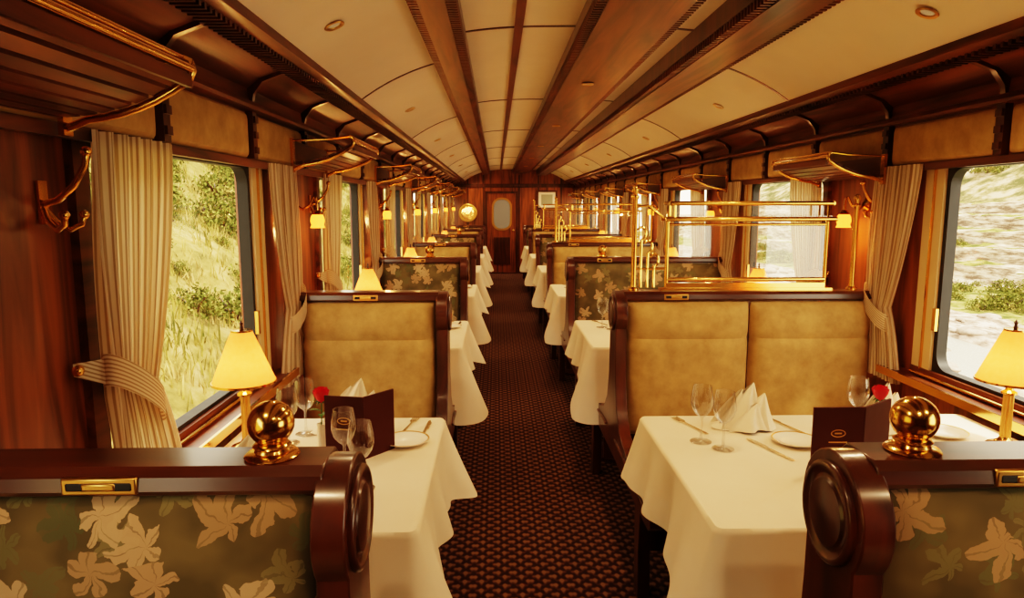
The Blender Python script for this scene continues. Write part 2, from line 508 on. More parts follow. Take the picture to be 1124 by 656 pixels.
def rrect(a0, a1, b0, b1, r, n=8):
    pts = []
    for (ca, cb, st) in ((a1 - r, b1 - r, 0), (a0 + r, b1 - r, PI / 2), (a0 + r, b0 + r, PI), (a1 - r, b0 + r, 1.5 * PI)):
        for i in range(n + 1):
            an = st + PI / 2 * i / n
            pts.append((ca + r * math.cos(an), cb + r * math.sin(an)))
    return pts
def ring(mb, outer, inner, axis, lo, hi, mat):
    n = len(outer)
    def mk(p, h): return {"x": (h, p[0], p[1]), "y": (p[0], h, p[1])}[axis]
    vs = [mk(p, lo) for p in outer] + [mk(p, lo) for p in inner] + [mk(p, hi) for p in outer] + [mk(p, hi) for p in inner]
    fs = []
    for i in range(n):
        j = (i + 1) % n
        fs += [(i, j, n + j, n + i), (2 * n + i, 3 * n + i, 3 * n + j, 2 * n + j), (n + i, n + j, 3 * n + j, 3 * n + i), (i, 2 * n + i, 2 * n + j, j)]
    mb.add(vs, fs, mat)

mb = MB()
ring(mb, rrect(-.25, .47, 0.0, 1.80, .001), rrect(-.20, .42, 0.03, 1.75, .001), "y", YE - .05, YE - .001, 1)
mb.box(-.20, .42, YE - .03, YE - .005, .02, 1.75, 0)
ring(mb, rrect(-.10, .34, .95, 1.66, .19), rrect(-.06, .30, .99, 1.62, .16), "y", YE - .05, YE - .03, 2)
mb.prism(rrect(-.06, .30, .99, 1.62, .16), "y", YE - .036, YE - .031, 3)
mb.box(-.06, .30, YE - .04, YE - .03, .2, .8, 1)
mb.sphere((.37, YE - .06, .95), .025, 2)
place("door_1", mb.mesh("door", [M_woodZ, M_woodD, M_brassd, M_doorglass]))
mb = MB()
R = Matrix.Translation((-.62, YE - .03, 1.33)) @ Matrix.Rotation(PI / 2, 4, "X")
mb.lathe([(0, 0), (.14, 0), (.145, .02)], 1, R)
mb.lathe([(.14, 0), (.15, .025), (.18, .03), (.2, .015), (.2, -.01)], 0, R)
place("round_wall_mirror", mb.mesh("mirror", [M_gold, M_mirror]))
mb = MB()
ring(mb, rrect(.88, 1.33, 1.41, 1.82, .001), rrect(.92, 1.29, 1.45, 1.78, .001), "y", YE - .045, YE - .02, 0)
mb.box(.92, 1.29, YE - .03, YE - .025, 1.45, 1.78, 1)
mb.box(.98, 1.23, YE - .033, YE - .029, 1.50, 1.73, 2)
place("framed_picture", mb.mesh("picture", [M_woodD, M_china, M_paper]))

# ------------------------------------------------------------------ windows
wn = 0
for side in (-1, 1):
    x0 = XL if side < 0 else XR
    s = -side
    for (a, b) in WINS:
        wn += 1
        mb = MB()
        ring(mb, rrect(a, b, GZ0, GZ1, .001), rrect(a + .022, b - .022, GZ0 + .018, GZ1 - .016, .065), "x", x0 - s * .035, x0 + s * .006, 0)
        xg = x0 - s * .03
        mb.add([(xg, a + .01, GZ0 + .01), (xg, b - .01, GZ0 + .01), (xg, b - .01, GZ1 - .01), (xg, a + .01, GZ1 - .01)], [(0, 1, 2, 3)], 1)
        # cream blind channel on the far jamb, wooden one on the near jamb
        mb.box(x0, x0 + s * .02, a - .06, a - .005, GZ0, GZ1 - .01, 4)
        mb.box(x0, x0 + s * .016, b + .004, b + .12, GZ0, GZ1 - .01, 3)
        mb.box(x0 + s * .014, x0 + s * .024, b + .05, b + .058, GZ0, GZ1 - .01, 2)
        # sill
        mb.box(x0 + s * .002, x0 + s * .085, a - .25, b + .25, .775, .80, 4)
        mb.box(x0 + s * .083, x0 + s * .092, a - .25, b + .25, .772, .803, 2)
        mb.box(x0 + s * .002, x0 + s * .02, a - .12, b + .12, .80, .835, 4)
        mb.tube([(x0 + s * .03, a - .1, .812), (x0 + s * .03, b + .1, .812)], .006, 2, 8)
        # window catch
        mb.box(x0 + s * .006, x0 + s * .02, b - .018, b + .004, 1.0, 1.09, 2)
        place("window_%d" % wn, mb.mesh("window", [M_black, M_pane, M_brass, M_cream, M_woodY]))

# ------------------------------------------------------------------ curtains
def curtain(side, ya, yb, pier):   # pier=-1 tie goes toward smaller y, +1 larger
    x0 = XL if side < 0 else XR
    s = -side
    mb = MB()
    zt, zb, ztie = 1.665, .74, 1.05
    L = zt - zb
    w = yb - ya
    anchor = ya if pier < 0 else yb
    NU, NV = 96, 44
    nf = 7
    def shape(z):
        if z > ztie:
            t = (zt - z) / (zt - ztie); e = t ** 1.9
            return 1 + (0.50 - 1) * e
        t = (ztie - z) / (ztie - zb)
        return .50 + .30 * (t ** .7)
    def fn(u, v):
        z = zt - L * v
        k = shape(z)
        yy = anchor + (-pier) * (w * k) * u + pier * .015 * math.sin(v * 5)
        amp = .014 + .010 * (1 - k) + .005 * math.sin(v * 3 + u * 4)
        ph = u * nf * 2 * PI + .6 * math.sin(v * 2.3)
        xx = .060 + amp * math.sin(ph) + .004 * math.sin(2.1 * ph + 1)
        return (x0 + s * max(.022, xx), yy + .004 * math.cos(ph), z)
    mb.grid(fn, NU, NV, 0)
    me = mb.mesh("curtain", [M_curtain, M_brass], ang=180, fixn=False)
    uvl = me.uv_layers.new(name="UVMap")
    for lp in me.loops:
        i = lp.vertex_index % (NU + 1); j = lp.vertex_index // (NU + 1)
        uvl.data[lp.index].uv = (i / NU, j / NV)
    o = place("window_curtain", me)
    # tieback
    mb = MB()
    cw = w * .50
    cy = anchor - pier * cw / 2
    def tb(u, v):
        an = 2 * PI * u
        yy = cy + (cw / 2 + .012) * math.cos(an)
        xx = .066 + .044 * math.sin(an)
        rise = (yy - cy) * .70 * pier
        return (x0 + s * max(.018, xx), yy, ztie - .035 + .075 * v + rise)
    mb.grid(tb, 32, 4, 0, cu=True)
    # strap running to the hook
    hy = anchor + pier * .05
    hz = ztie + cw * .5 * .70
    def st(u, v):
        t = u
        hw = .036 * (1 - .6 * t)
        return (x0 + s * (.075 - .06 * t), anchor + pier * (-.01 + .065 * t), hz + .02 * t + (v - .5) * 2 * hw)
    mb.grid(st, 6, 3, 0)
    mb.sphere((x0 + s * .022, hy, hz + .018), .013, 1)
    me = mb.mesh("tieback", [M_curtain, M_brass], ang=60)
    uvl = me.uv_layers.new(name="UVMap")
    for lp in me.loops:
        co = me.vertices[lp.vertex_index].co
        uvl.data[lp.index].uv = ((-pier * co.y * .70 + co.z) * 2.2, 0)
    place("tieback", me, parent=o)
for side in (-1, 1):
    for (a, b) in WINS:
        curtain(side, a - .06, a + .33, -1)
        if b < YE - .2:
            curtain(side, b - .02 + .10, b + .40, 1)

# ------------------------------------------------------------------ seats
def seat_mesh(w, ncush, camside_leaf, side):
    mb = MB()
    X = lambda a: side * a
    # rail
    P = [(-.05, 1.058), (.05, 1.058), (.058, 1.068), (.055, 1.088), (.04, 1.1), (-.04, 1.1), (-.055, 1.088), (-.058, 1.068)]
    mb.prism(P, "x", X(.04), X(w), 0)
    # core
    mb.box(X(.04), X(w), -.035, .035, .38, 1.06, 0)
    # end panel profile
    half = [(.80, .345), (.835, .37), (.835, .42), (.79, .45), (.34, .465), (.22, .50), (.13, .58), (.088, .70), (.078, .85)]
    cir = [(.1 * math.cos(a), 1.0 + .1 * math.sin(a)) for a in [math.radians(d) for d in range(-40, 91, 10)]]
    right = half + cir
    left = [(-a, b) for a, b in reversed(right[:-1])]
    prof = right + left
    mb.prism(prof, "x", X(0), X(.05), 1)
    # roundel on aisle side
    Rm = Matrix.Translation((X(0), 0, 1.0)) @ Matrix.Rotation(-side * PI / 2, 4, "Y")
    mb.lathe([(.082, -.002), (.082, .008), (.074, .012), (.066, .006), (.058, .004), (.052, .010), (.04, .012), (0, .013)], 1, Rm, 36)
    # moulding along side board
    for q in (-1, 1):
        mb.tube([(X(-.004), q * .12, .44), (X(-.004), q * .4, .43), (X(-.004), q * .8, .40)], .006, 1, 8)
        for xx in (.0, w - .06):
            mb.prism([(q * .56, .35), (q * .66, .35), (q * .64, .18), (q * .65, 0), (q * .58, 0), (q * .57, .18)], "x", X(xx + .003), X(xx + .05), 1)
        mb.box(X(.05), X(w), q * .04, q * .80, .34, .40, 1)
        mb.box(X(.05), X(w), q * .50, q * .52, .12, .34, 1)
        # seat cushion
        sub = MB(); sub.puffy(X(.055), X(w), q * .10, q * .82, 0, .085, 2, n=14, p=10)
        for v in sub.v: v.y, v.z = v.z, .395 + v.y
        leaf = (camside_leaf if q < 0 else False)
        mb.add(sub.v, sub.f, 3 if leaf else 2)
        # back cushions
        cw = (w - .055) / ncush
        for k in range(ncush):
            a = .052 + cw * k + .003; b = a + cw - .006
            th = .035 if leaf else .075
            mb.puffy(X(a), X(b), .44, 1.056, q * .03, q * th, 3 if leaf else 2, crease=None if leaf else .90, n=16, p=7)
    # rail number plate
    px = .31 if w < .8 else .22
    for (m, e) in ((4, 0), (5, .006)):
        mb.box(X(px + e), X(px + .11 - e), -.0615 - e * .15, -.05, 1.064 + e, 1.090 - e, m)
    mb.box(X(px + .03), X(px + .08), -.064, -.05, 1.071, 1.083, 4)
    return mb.mesh("dining_bench", [M_woodX, M_woodD, M_suede, M_leaf, M_brassd, M_black])
WLs, WRs = .66, 1.18
AL, AR = -.22, .535
sm = {}
for w, n, sd in ((WLs, 1, -1), (WRs, 2, 1)):
    for lf in (True, False):
        sm[(sd, lf)] = seat_mesh(w, n if not lf else 1, lf, sd)
for i, y in enumerate(SEATS):
    lf = (i % 2 == 0)
    place("dining_bench", sm[(-1, lf)], (AL, y, 0), bevel=.003, scale=(1, 1, 1.012))
    place("dining_bench", sm[(1, lf)], (AR, y, 0), bevel=.003, scale=(1, 1, 1.012))

# brass ball finials
mb = MB()
mb.lathe([(0, 0), (.040, 0), (.042, .003), (.038, .007), (.027, .010), (.025, .014), (.029, .018), (.025, .023), (.018, .025)], 0, n=40)
mb.sphere((0, 0, .053), .0355, 0, 40)
fin = mb.mesh("finial", [M_brass], ang=40)
for (x, i) in ((-.35, 0), (.66, 0), (-.50, 2), (.8, 2), (-.50, 4)):
    place("brass_ball_finial", fin, (x, SEATS[i], RAIL_Z))

# brass screen over suede seats (right side)
def partition_mesh():
    mb = MB()
    x0, x1 = .24, .97
    z0 = .0
    mb.box(x0 - .03, x1 + .03, -.022, .022, z0, z0 + .012, 0)
    for y in (-.045, .045):
        mb.tube([(x0, y, .395), (x1, y, .395)], .010, 0, 12)
        mb.tube([(x0 - .02, y, .325), (x1 + .02, y, .325)], .010, 0, 12)
        for x in (x0 + .02, x1 - .02):
            mb.tube([(x, y, .325), (x, y, .395)], .006, 0, 8)
    mb.box(x0, x1, -.045, .045, .336, .340, 1)
    mb.add([(x0, .043, .342), (x1, .043, .342), (x1, .043, .385), (x0, .043, .385)], [(0, 1, 2, 3)], 1)
    for x in (x0, x1):
        mb.tube([(x, -.045, .395), (x, .045, .395)], .010, 0, 12)
        mb.tube([(x, -.045, .325), (x, .045, .325)], .010, 0, 12)
        mb.tube([(x, 0, .015), (x, 0, .33)], .009, 0, 10)
    mb.tube([(x0, 0, .05), (x1, 0, .05)], .010, 0, 10)
    mb.tube([(x0, 0, .30), (x1, 0, .30)], .006, 0, 10)
    mb.add([(x0 + .01, 0, .05), (x1 - .01, 0, .05), (x1 - .01, 0, .30), (x0 + .01, 0, .30)], [(0, 1, 2, 3)], 1)
    mb.box(x0, x1, -.010, .010, .012, .035, 0)
    # posts with finials
    for (x, h) in ((.09, .44), (1.10, .40)):
        mb.lathe([(.024, 0), (.024, .01), (.013, .018), (.012, .03), (.012, h - .03), (.018, h - .02), (.018, h - .012), (.009, h - .005), (.015, h + .010), (.017, h + .020), (.012, h + .032), (.0, h + .038)], 0, Matrix.Translation((x, 0, 0)), 20)
    # stepped scroll work between post and glass
    for (dx, dz) in ((0, 0), (.030, -.06), (.060, -.12)):
        pts = []
        for k in range(15):
            a = -PI / 2 + PI * 1.35 * k / 14
            pts.append((.122 + dx + .020 * math.cos(a), 0, .26 + dz + .028 * math.sin(a)))
        mb.tube([(.122 + dx, 0, .015)] + pts, .006, 0, 8)
    mb.tube([(.10, 0, .38), (.15, 0, .385), (.22, 0, .33)], .006, 0, 8)
    mb.tube([(.10, 0, .10), (.235, 0, .10)], .006, 0, 8)
    return mb.mesh("screen", [M_brass, M_screen], ang=40)
pm = partition_mesh()
for i in (1, 3, 5):
    place("brass_glass_screen", pm, (AR, SEATS[i], RAIL_Z))

# ------------------------------------------------------------------ tables
def cloth_mesh(xa, xw, y0, y1, side, bn, bf):
    """xa aisle edge, xw wall edge; bn/bf extra drop at near/far corner"""
    lo, hi = min(xa, xw), max(xa, xw)
    r = .02
    pts = []
    def seg(p, q, nrm, n):
        for i in range(n):
            t = i / n
            pts.append((p[0] + (q[0] - p[0]) * t, p[1] + (q[1] - p[1]) * t, nrm[0], nrm[1]))
    def arc(c, a0, n=10):
        for i in range(n):
            a = a0 + PI / 2 * i / n
            pts.append((c[0] + r * math.cos(a), c[1] + r * math.sin(a), math.cos(a), math.sin(a)))
    seg((hi, y0 + r), (hi, y1 - r), (1, 0), 70); arc((hi - r, y1 - r), 0)
    seg((hi - r, y1), (lo + r, y1), (0, 1), 70); arc((lo + r, y1 - r), PI / 2)
    seg((lo, y1 - r), (lo, y0 + r), (-1, 0), 70); arc((lo + r, y0 + r), PI)
    seg((lo + r, y0), (hi - r, y0), (0, -1), 70); arc((hi - r, y0 + r), 1.5 * PI)
    acc = 0; S = [0]
    for i in range(1, len(pts)):
        acc += math.hypot(pts[i][0] - pts[i - 1][0], pts[i][1] - pts[i - 1][1]); S.append(acc)
    cor = [(xa, y0, bn), (xa, y1, bf)]
    n = len(pts)
    rows = [0, .012, .03, .06, .12, .2, .3, .4, .5, .6, .7, .8, .9, 1.0]
    vs = []
    for t in rows:
        for i, (x, y, nx, ny) in enumerate(pts):
            g = [math.exp(-(math.hypot(x - a, y - b) / .15) ** 2) for a, b, e in cor]
            c = max(g)
            boost = g[0] * bn + g[1] * bf
            dw = abs(x - xw)
            wallf = min(1, dw / .10)
            drop = (.21 + boost) * (.25 + .75 * wallf)
            f = math.sin(S[i] * 2 * PI / .19 + 1.3 * math.sin(S[i] * 4)) * .5 + .5
            f2 = math.sin(S[i] * 2 * PI / .37 + .7)
            out = (.006 if t > 0 else 0) + t ** 1.1 * (.016 + .026 * f * (1 - .3 * c) + .014 * f2 + .32 * boost + .045 * c)
            out *= wallf
            z = TZ - drop * t - (0 if t == 0 else .004)
            vs.append((x + nx * out, y + ny * out, z))
    fs = []
    for j in range(len(rows) - 1):
        for i in range(n):
            k = (i + 1) % n
            fs.append((j * n + i, j * n + k, (j + 1) * n + k, (j + 1) * n + i))
    fs.append(tuple(range(n)))
    mb = MB(); mb.add(vs, fs, 0)
    return mb.mesh("tablecloth", [M_cloth], ang=50)
def table_mesh(xa, xw, y0, y1):
    lo, hi = min(xa, xw), max(xa, xw)
    mb = MB()
    mb.box(lo + .004, hi - .004, y0 + .004, y1 - .004, TZ - .035, TZ - .003, 0)
    sx = 1 if xa < xw else -1
    cx, cy = xa + sx * .22, (y0 + y1) / 2
    mb.lathe([(.03, .0), (.17, .0), (.17, .02), (.05, .05), (.035, .1), (.035, .6), (.06, .68), (.08, .715)], 0, Matrix.Translation((cx, cy, 0)), 24)
    return mb.mesh("dining_table", [M_woodD])
TY0, TY1 = 1.50, 2.36
TL = (-.19, -.855); TR = (.515, 1.675)
cL = cloth_mesh(TL[0], TL[1], TY0, TY1, -1, .17, .07); cR = cloth_mesh(TR[0], TR[1], TY0, TY1, 1, .18, .01)
tL = table_mesh(TL[0], TL[1], TY0, TY1); tR = table_mesh(TR[0], TR[1], TY0, TY1)
NB = 6
for j in range(NB):
    for t, c in ((tL, cL), (tR, cR)):
        o = place("dining_table", t, (0, PITCH * j, 0))
        place("tablecloth", c, parent=o)

# ------------------------------------------------------------------ table ware
def lamp_mesh():
    mb = MB()
    mb.lathe([(0, 0), (.050, 0), (.052, .006), (.046, .012), (.030, .018), (.018, .026), (.014, .034)], 0)
    def col(u, v):
        a = 2 * PI * u
        r = .0125 + .0018 * math.cos(a * 10) + .001 * (1 - v)
        return (r * math.cos(a), r * math.sin(a), .034 + .135 * v)
    mb.grid(col, 80, 2, 1, cu=True)
    mb.lathe([(.014, .168), (.022, .172), (.022, .178), (.012, .184), (.008, .2), (.008, .235), (.0, .235)], 0)
    mb.lathe([(.094, .212), (.072, .268), (.052, .318), (.030, .372)], 2, n=48)
    mb.lathe([(.0955, .210), (.0955, .217), (.093, .217), (.093, .210), (.0955, .210)], 0, n=48)
    mb.lathe([(.031, .368), (.031, .375), (.002, .376)], 0)
    mb.lathe([(.003, .372), (.007, .380), (.004, .388), (.006, .395), (0, .405)], 3)
    return mb.mesh("table_lamp", [M_brass, M_gold, M_shade, M_woodD])
lampm = lamp_mesh()

def glass_mesh(h=.185):
    mb = MB()
    p = [(0, .004), (.032, .003), (.034, .0015), (.034, .003), (.010, .007), (.0045, .012), (.0038, .03), (.0038, .075), (.006, .083), (.018, .092), (.029, .107), (.035, .128), (.034, .150), (.0285, h), (.0272, h)]
    mb.lathe(p, 0, n=36)
    return mb.mesh("wine_glass", [M_wg], ang=60)
glassm = glass_mesh()

def napkin_mesh(seed):
    mb = MB()
    for (ax, ay, rot, h, w) in ((0, 0, .1, .155, .085), (.035, -.012, -.35, .12, .07), (-.03, .015, .5, .13, .075), (.0, -.03, .15, .09, .08)):
        c, s_ = math.cos(rot), math.sin(rot)
        def fn(u, v):
            uu = 2 * u - 1
            ww = w * (1 - v) ** .85
            x = uu * ww
            y = .05 * (1 - v) * (1 - uu * uu) * -1 + .012 * math.sin(uu * 7) * (1 - v)
            z = h * v + .012 * (1 - abs(uu)) * (1 - v)
            X_, Y_ = x * c - y * s_ + ax, x * s_ + y * c + ay
            return (X_ + .03 * v * v, Y_, z + .001)
        mb.grid(fn, 16, 12, 0)
        def fb(u, v):
            x, y, z = fn(u, v)
            return (x, 2 * ay - y + .002 + .004, z)
        mb.grid(fb, 16, 12, 0)
    def flat(u, v):
        a = 2 * PI * u
        rr = .10 * v * (1 + .15 * math.cos(4 * a))
        return (rr * math.cos(a), rr * math.sin(a) * .6, .006 + .004 * math.sin(3 * a) * v)
    mb.grid(flat, 32, 3, 0, cu=True)
    return mb.mesh("napkin", [M_napkin], ang=40, fixn=False)
napm = [napkin_mesh(1), napkin_mesh(2)]

def plate_mesh(r=.075):
    mb = MB()
    mb.lathe([(0, .002), (r * .55, .002), (r * .6, .0), (r * .62, .003), (r * .98, .012), (r, .013), (r * .98, .015), (r * .66, .007), (r * .6, .005), (0, .005)], 0, n=40)
    mb.lathe([(r * .93, .0138), (r * .99, .0155), (r * .93, .0148)], 1, n=40)
    return mb.mesh("plate", [M_china, M_gold])
platem = plate_mesh()

def menu_mesh(h=.19, w=.125, op=.42):
    mb = MB()
    for sgn in (-1, 1):
        M = Matrix.Rotation(sgn * op, 4, "Z")
        x0, x1 = (0, w) if sgn > 0 else (-w, 0)
        mb.box(x0, x1, -.003, .003, 0, h, 0, M)
        mb.box(x0 * .95, x1 * .95, .003, .005, .006, h - .006, 2, M)
    M = Matrix.Rotation(-op, 4, "Z")
    def oval(rx, rz, r2):
        o_ = [(-w / 2 + rx * math.cos(2 * PI * i / 28), .115 + rz * math.sin(2 * PI * i / 28)) for i in range(28)]
        i_ = [(-w / 2 + (rx - r2) * math.cos(2 * PI * i / 28), .115 + (rz - r2) * math.sin(2 * PI * i / 28)) for i in range(28)]
        sub = MB(); ring(sub, o_, i_, "y", -.0036, -.0028, 1)
        mb.add([M @ v for v in sub.v], sub.f, 1)
    oval(.021, .011, .0022)
    mb.box(-w / 2 - .010, -w / 2 + .010, -.0036, -.003, .113, .117, 1, M)
    mb.box(-w / 2 - .026, -w / 2 + .026, -.0036, -.003, .088, .091, 1, M)
    mb.tube([(0, -.001, 0), (0, -.001, h)], .0035, 0, 8)
    return mb.mesh("menu_folder", [M_leather, M_brassd, M_leather])
menum = menu_mesh(.19, .145, .30)
menuL = menu_mesh(.19, .12, .55)

def rose_mesh():
    mb = MB()
    mb.lathe([(0, 0), (.017, 0), (.018, .004), (.014, .012), (.0125, .05), (.0115, .085), (.014, .092), (.012, .092), (.009, .085), (.009, .03)], 0)
    mb.tube([(0, 0, .03), (.002, 0, .10), (.004, 0, .165)], .0022, 1, 8)
    for (a, z, l) in ((.4, .115, .035), (2.8, .13, .04), (4.4, .12, .03)):
        def lf(u, v):
            t = u; ww = .011 * math.sin(PI * t) * (2 * v - 1)
            d = Vector((math.cos(a), math.sin(a), .35)) * (l * t) + Vector((-math.sin(a), math.cos(a), 0)) * ww
            return (.003 + d.x, d.y, z + d.z + .006 * math.sin(PI * t) - .01 * t)
        mb.grid(lf, 8, 2, 1)
    # petals: cup-shaped rings
    base = Vector((.004, 0, .158))
    for ringi, (cnt, rr, hh, op) in enumerate(((3, .006, .046, .0), (4, .011, .046, .001), (5, .016, .044, .002), (5, .019, .038, .005))):
        for p in range(cnt):
            a0 = 2 * PI * p / cnt + ringi * .7
            span = 2 * PI / cnt * .85
            def pf(u, v):
                a = a0 + (u - .5) * span * 1.5
                edge = 1 - .20 * abs(2 * u - 1) ** 2.5
                r_ = rr * (.35 + .75 * math.sin(v * PI * .62)) + op * v ** 4
                return (base.x + r_ * math.cos(a), base.y + r_ * math.sin(a), base.z + hh * v * edge)
            mb.grid(pf, 8, 8, 2)
    for p in range(5):
        a = 2 * PI * p / 5
        mb.tube([(base.x, 0, base.z), (base.x + .014 * math.cos(a), .014 * math.sin(a), base.z + .003), (base.x + .022 * math.cos(a), .022 * math.sin(a), base.z - .006)], [.003, .003, .0006], 1, 6)
    return mb.mesh("rose", [M_china, M_green, M_red], ang=60, fixn=False)
rosem = rose_mesh()

def knife_mesh():
    mb = MB()
    mb.prism([(-.11, -.004), (-.02, -.005), (0, -.004), (.01, -.009), (.07, -.009), (.10, 0), (.09, .006), (0, .005), (-.02, .005), (-.11, .005)], "z", .001, .004, 0)
    return mb.mesh("table_knife", [M_steel])
def fork_mesh():
    mb = MB()
    mb.prism([(-.10, -.006), (0, -.003), (.03, -.004), (.045, -.012), (.055, -.012), (.055, .012), (.045, .012), (.03, .004), (0, .003), (-.10, .006)], "z", .001, .004, 0)
    for q in range(4):
        y = -.0105 + .007 * q
        mb.box(.054, .095, y - .0015, y + .0015, .001, .0035, 0)
    return mb.mesh("fork", [M_steel])
kn, fk = knife_mesh(), fork_mesh()

def pl(name, me, x, y, j, rz=0, z=TZ + .0005, **kw):
    return place(name, me, (x, y + PITCH * j, z), (0, 0, rz), **kw)

def point(name, loc, e, col, r=.02, parent=None):
    l = bpy.data.lights.new(name, "POINT"); l.energy = e; l.color = col; l.shadow_soft_size = r
    o = bpy.data.objects.new(name, l); o.location = loc; COL.objects.link(o)
    if parent: o.parent = parent
    return o

for j in range(NB):
    for (x, y) in ((-.775, 2.06), (1.585, 2.02)):
        o = pl("table_lamp", lampm, x, y, j)
        point("bulb", (0, 0, .256), .62, (1, .54, .22), .018, o)
    pl("rose_bud_vase", rosem, -.535, 2.02, j, .5)
    pl("rose_bud_vase", rosem, 1.17, 2.0, j, 1.0)
    pl("wine_glass", glassm, -.36, 1.745, j); pl("wine_glass", glassm, -.43, 1.86, j)
    pl("wine_glass", glassm, .65, 2.086, j); pl("wine_glass", glassm, .70, 2.02, j)
    pl("napkin", napm[0], -.485, 2.22, j, .2, scale=(1.15, 1.15, 1.15)); pl("napkin", napm[0], .84, 2.23, j, .1)
    if j > 2: continue
    pl("wine_glass", glassm, -.63, 2.19, j); pl("wine_glass", glassm, -.66, 2.10, j)
    pl("wine_glass", glassm, 1.20, 2.18, j)
    pl("menu_folder", menuL, -.395, 1.96, j, .35); pl("menu_folder", menum, 1.03, 1.83, j, .30)
    pl("side_plate", platem, -.29, 2.10, j); pl("side_plate", platem, .95, 2.07, j); pl("side_plate", platem, 1.47, 2.14, j)
    pl("napkin", napm[1], -.69, 1.90, j, 1.0, scale=(.9, .9, .8)); pl("napkin", napm[1], 1.30, 2.20, j, .6)
    pl("fork", fk, -.30, 2.27, j, 1.4); pl("table_knife", kn, -.24, 2.22, j, 1.5)
    pl("fork", fk, .66, 2.25, j, 1.9); pl("table_knife", kn, .98, 2.26, j, 1.9); pl("table_knife", kn, .84, 2.02, j, 1.9)

# ------------------------------------------------------------------ luggage racks, hooks, sconces
def rack_mesh(L=.60):
    mb = MB()   # wall at x=0, sticks out +x
    prof = []
    for k in range(8):
        t = k / 7
        prof.append((.015 + .245 * t, .0 + .02 * t + .065 * t ** 2.5))
    for k in range(7):
        a, b = prof[k], prof[k + 1]
        da, db = b[0] - a[0], b[1] - a[1]
        p = [(a[0] + da * .06, a[1] + db * .06), (a[0] + da * .80, a[1] + db * .80)]
        mb.prism([(p[0][0], p[0][1]), (p[1][0], p[1][1]), (p[1][0], p[1][1] + .012), (p[0][0], p[0][1] + .012)], "y", -L / 2 + .01, L / 2 - .01, 0)
    for y in (-L / 2, L / 2):
        pts = [(.0, y, -.022), (.015, y, -.018)] + [(a + .003, y, b - .006) for a, b in prof[1:]] + [(.270, y, .095), (.266, y, .112), (.252, y, .118)]
        mb.tube(pts, .0085, 1, 10)
        mb.tube([(.252, y, .118), (.18, y, .108), (.01, y, .10)], .0055, 1, 8)
        mb.box(0, .012, y - .015, y + .015, -.035, .11, 1)
    mb.tube([(.268, -L / 2, .098), (.268, L / 2, .098)], .009, 1, 10)
    mb.tube([(.250, -L / 2, .119), (.250, L / 2, .119)], .0075, 1, 10)
    mb.box(.262, .272, -L / 2 + .01, L / 2 - .01, .060, .085, 0)
    mb.box(.0, .01, -L / 2, L / 2, 0, .10, 0)
    return mb.mesh("luggage_rack", [M_woodY, M_brass], ang=45)
rk = rack_mesh()
for i, y in enumerate(SEATS):
    place("luggage_rack", rk, (XL + .065, y + (.12 if i == 0 else .24), 1.675))
    place("luggage_rack", rk, (XR - .065, y + .22, 1.622), (0, 0, PI), scale=(.95, 1, .9))

def hook_mesh():
    mb = MB()
    mb.box(0, .006, -.014, .014, -.05, .04, 0)
    mb.tube([(.0, 0, -.01), (.035, 0, .0), (.07, 0, .03), (.095, 0, .07), (.10, 0, .095)], [.008, .0075, .007, .0065, .006], 0, 10)
    mb.sphere((.10, 0, .10), .011, 0)
    for q in (-1, 1):
        pts = [(.0, 0, -.01), (.02, q * .012, -.045), (.042, q * .022, -.062), (.062, q * .03, -.05), (.066, q * .034, -.03)]
        mb.tube(pts, .0065, 0, 10)
        mb.sphere(pts[-1], .010, 0)
    return mb.mesh("coat_hook", [M_brass], ang=50)
hk = hook_mesh()

def sconce_mesh():
    mb = MB()
    R = Matrix.Rotation(PI / 2, 4, "Y")
    mb.lathe([(0, .0), (.035, 0), (.036, .008), (.02, .014), (.012, .02)], 0, R)
    pts = [(.01, 0, 0), (.04, 0, -.02), (.075, 0, .0), (.095, 0, .04), (.105, 0, .035), (.108, 0, .0), (.108, 0, -.03)]
    mb.tube(pts, .006, 0, 10)
    T = Matrix.Translation((.108, 0, -.10))
    mb.lathe([(0, .078), (.012, .076), (.02, .064), (.024, .056)], 0, T)
    mb.lathe([(.022, .058), (.030, .045), (.033, .025), (.028, .008), (.034, -.006), (.032, -.006), (.026, .008), (.030, .025), (.027, .045), (.02, .056)], 1, T)
    mb.sphere((.108, 0, -.075), .016, 1)
    return mb.mesh("wall_sconce", [M_brass, M_amber], ang=50)
sc = sconce_mesh()
for i, y in enumerate(SEATS):
    for side in (-1, 1):
        x0 = XL if side < 0 else XR
        rz = 0 if side < 0 else PI
        if i > 0:
            o = place("wall_sconce", sc, (x0 - side * .002, y + .16, 1.50), (0, 0, rz))
            point("sconce_bulb", (.108, 0, -.125), 2.2, (1, .44, .12), .015, o)
    place("coat_hook", hk, (XL + .002, y + .43, 1.51))
    place("coat_hook", hk, (XR - .002, y + .02, 1.50), (0, 0, PI))

# ------------------------------------------------------------------ downlights
mb = MB()
mb.lathe([(.022, .0), (.032, -.001), (.036, -.005), (.034, -.008), (.024, -.006), (.022, -.002)], 0)
mb.lathe([(0, -.002), (.023, -.002)], 1)
dl = mb.mesh("downlight", [M_brassd, M_lens])
def downlight(x, y, z, e, tilt=0):
    o = place("ceiling_downlight", dl, (x, y, z), (0, tilt, 0))
    if e > 0:
        l = bpy.data.lights.new("spot", "SPOT"); l.energy = e; l.color = (1, .595, .29)
        l.spot_size = math.radians(150); l.spot_blend = 1.0; l.shadow_soft_size = .02
        s = bpy.data.objects.new("spot", l); s.location = (0, 0, -.012); COL.objects.link(s); s.parent = o
for i in range(-2, 6):
    y = 4.0 + PITCH * i
    downlight(.52, y, 2.184, 23.5)
    downlight(1.37, 4.3 + PITCH * i, cz(1.37) - .001, 14, math.radians(22))
    downlight(-.55, 4.5 + PITCH * i, cz(-.55) - .001, 12, math.radians(-22))

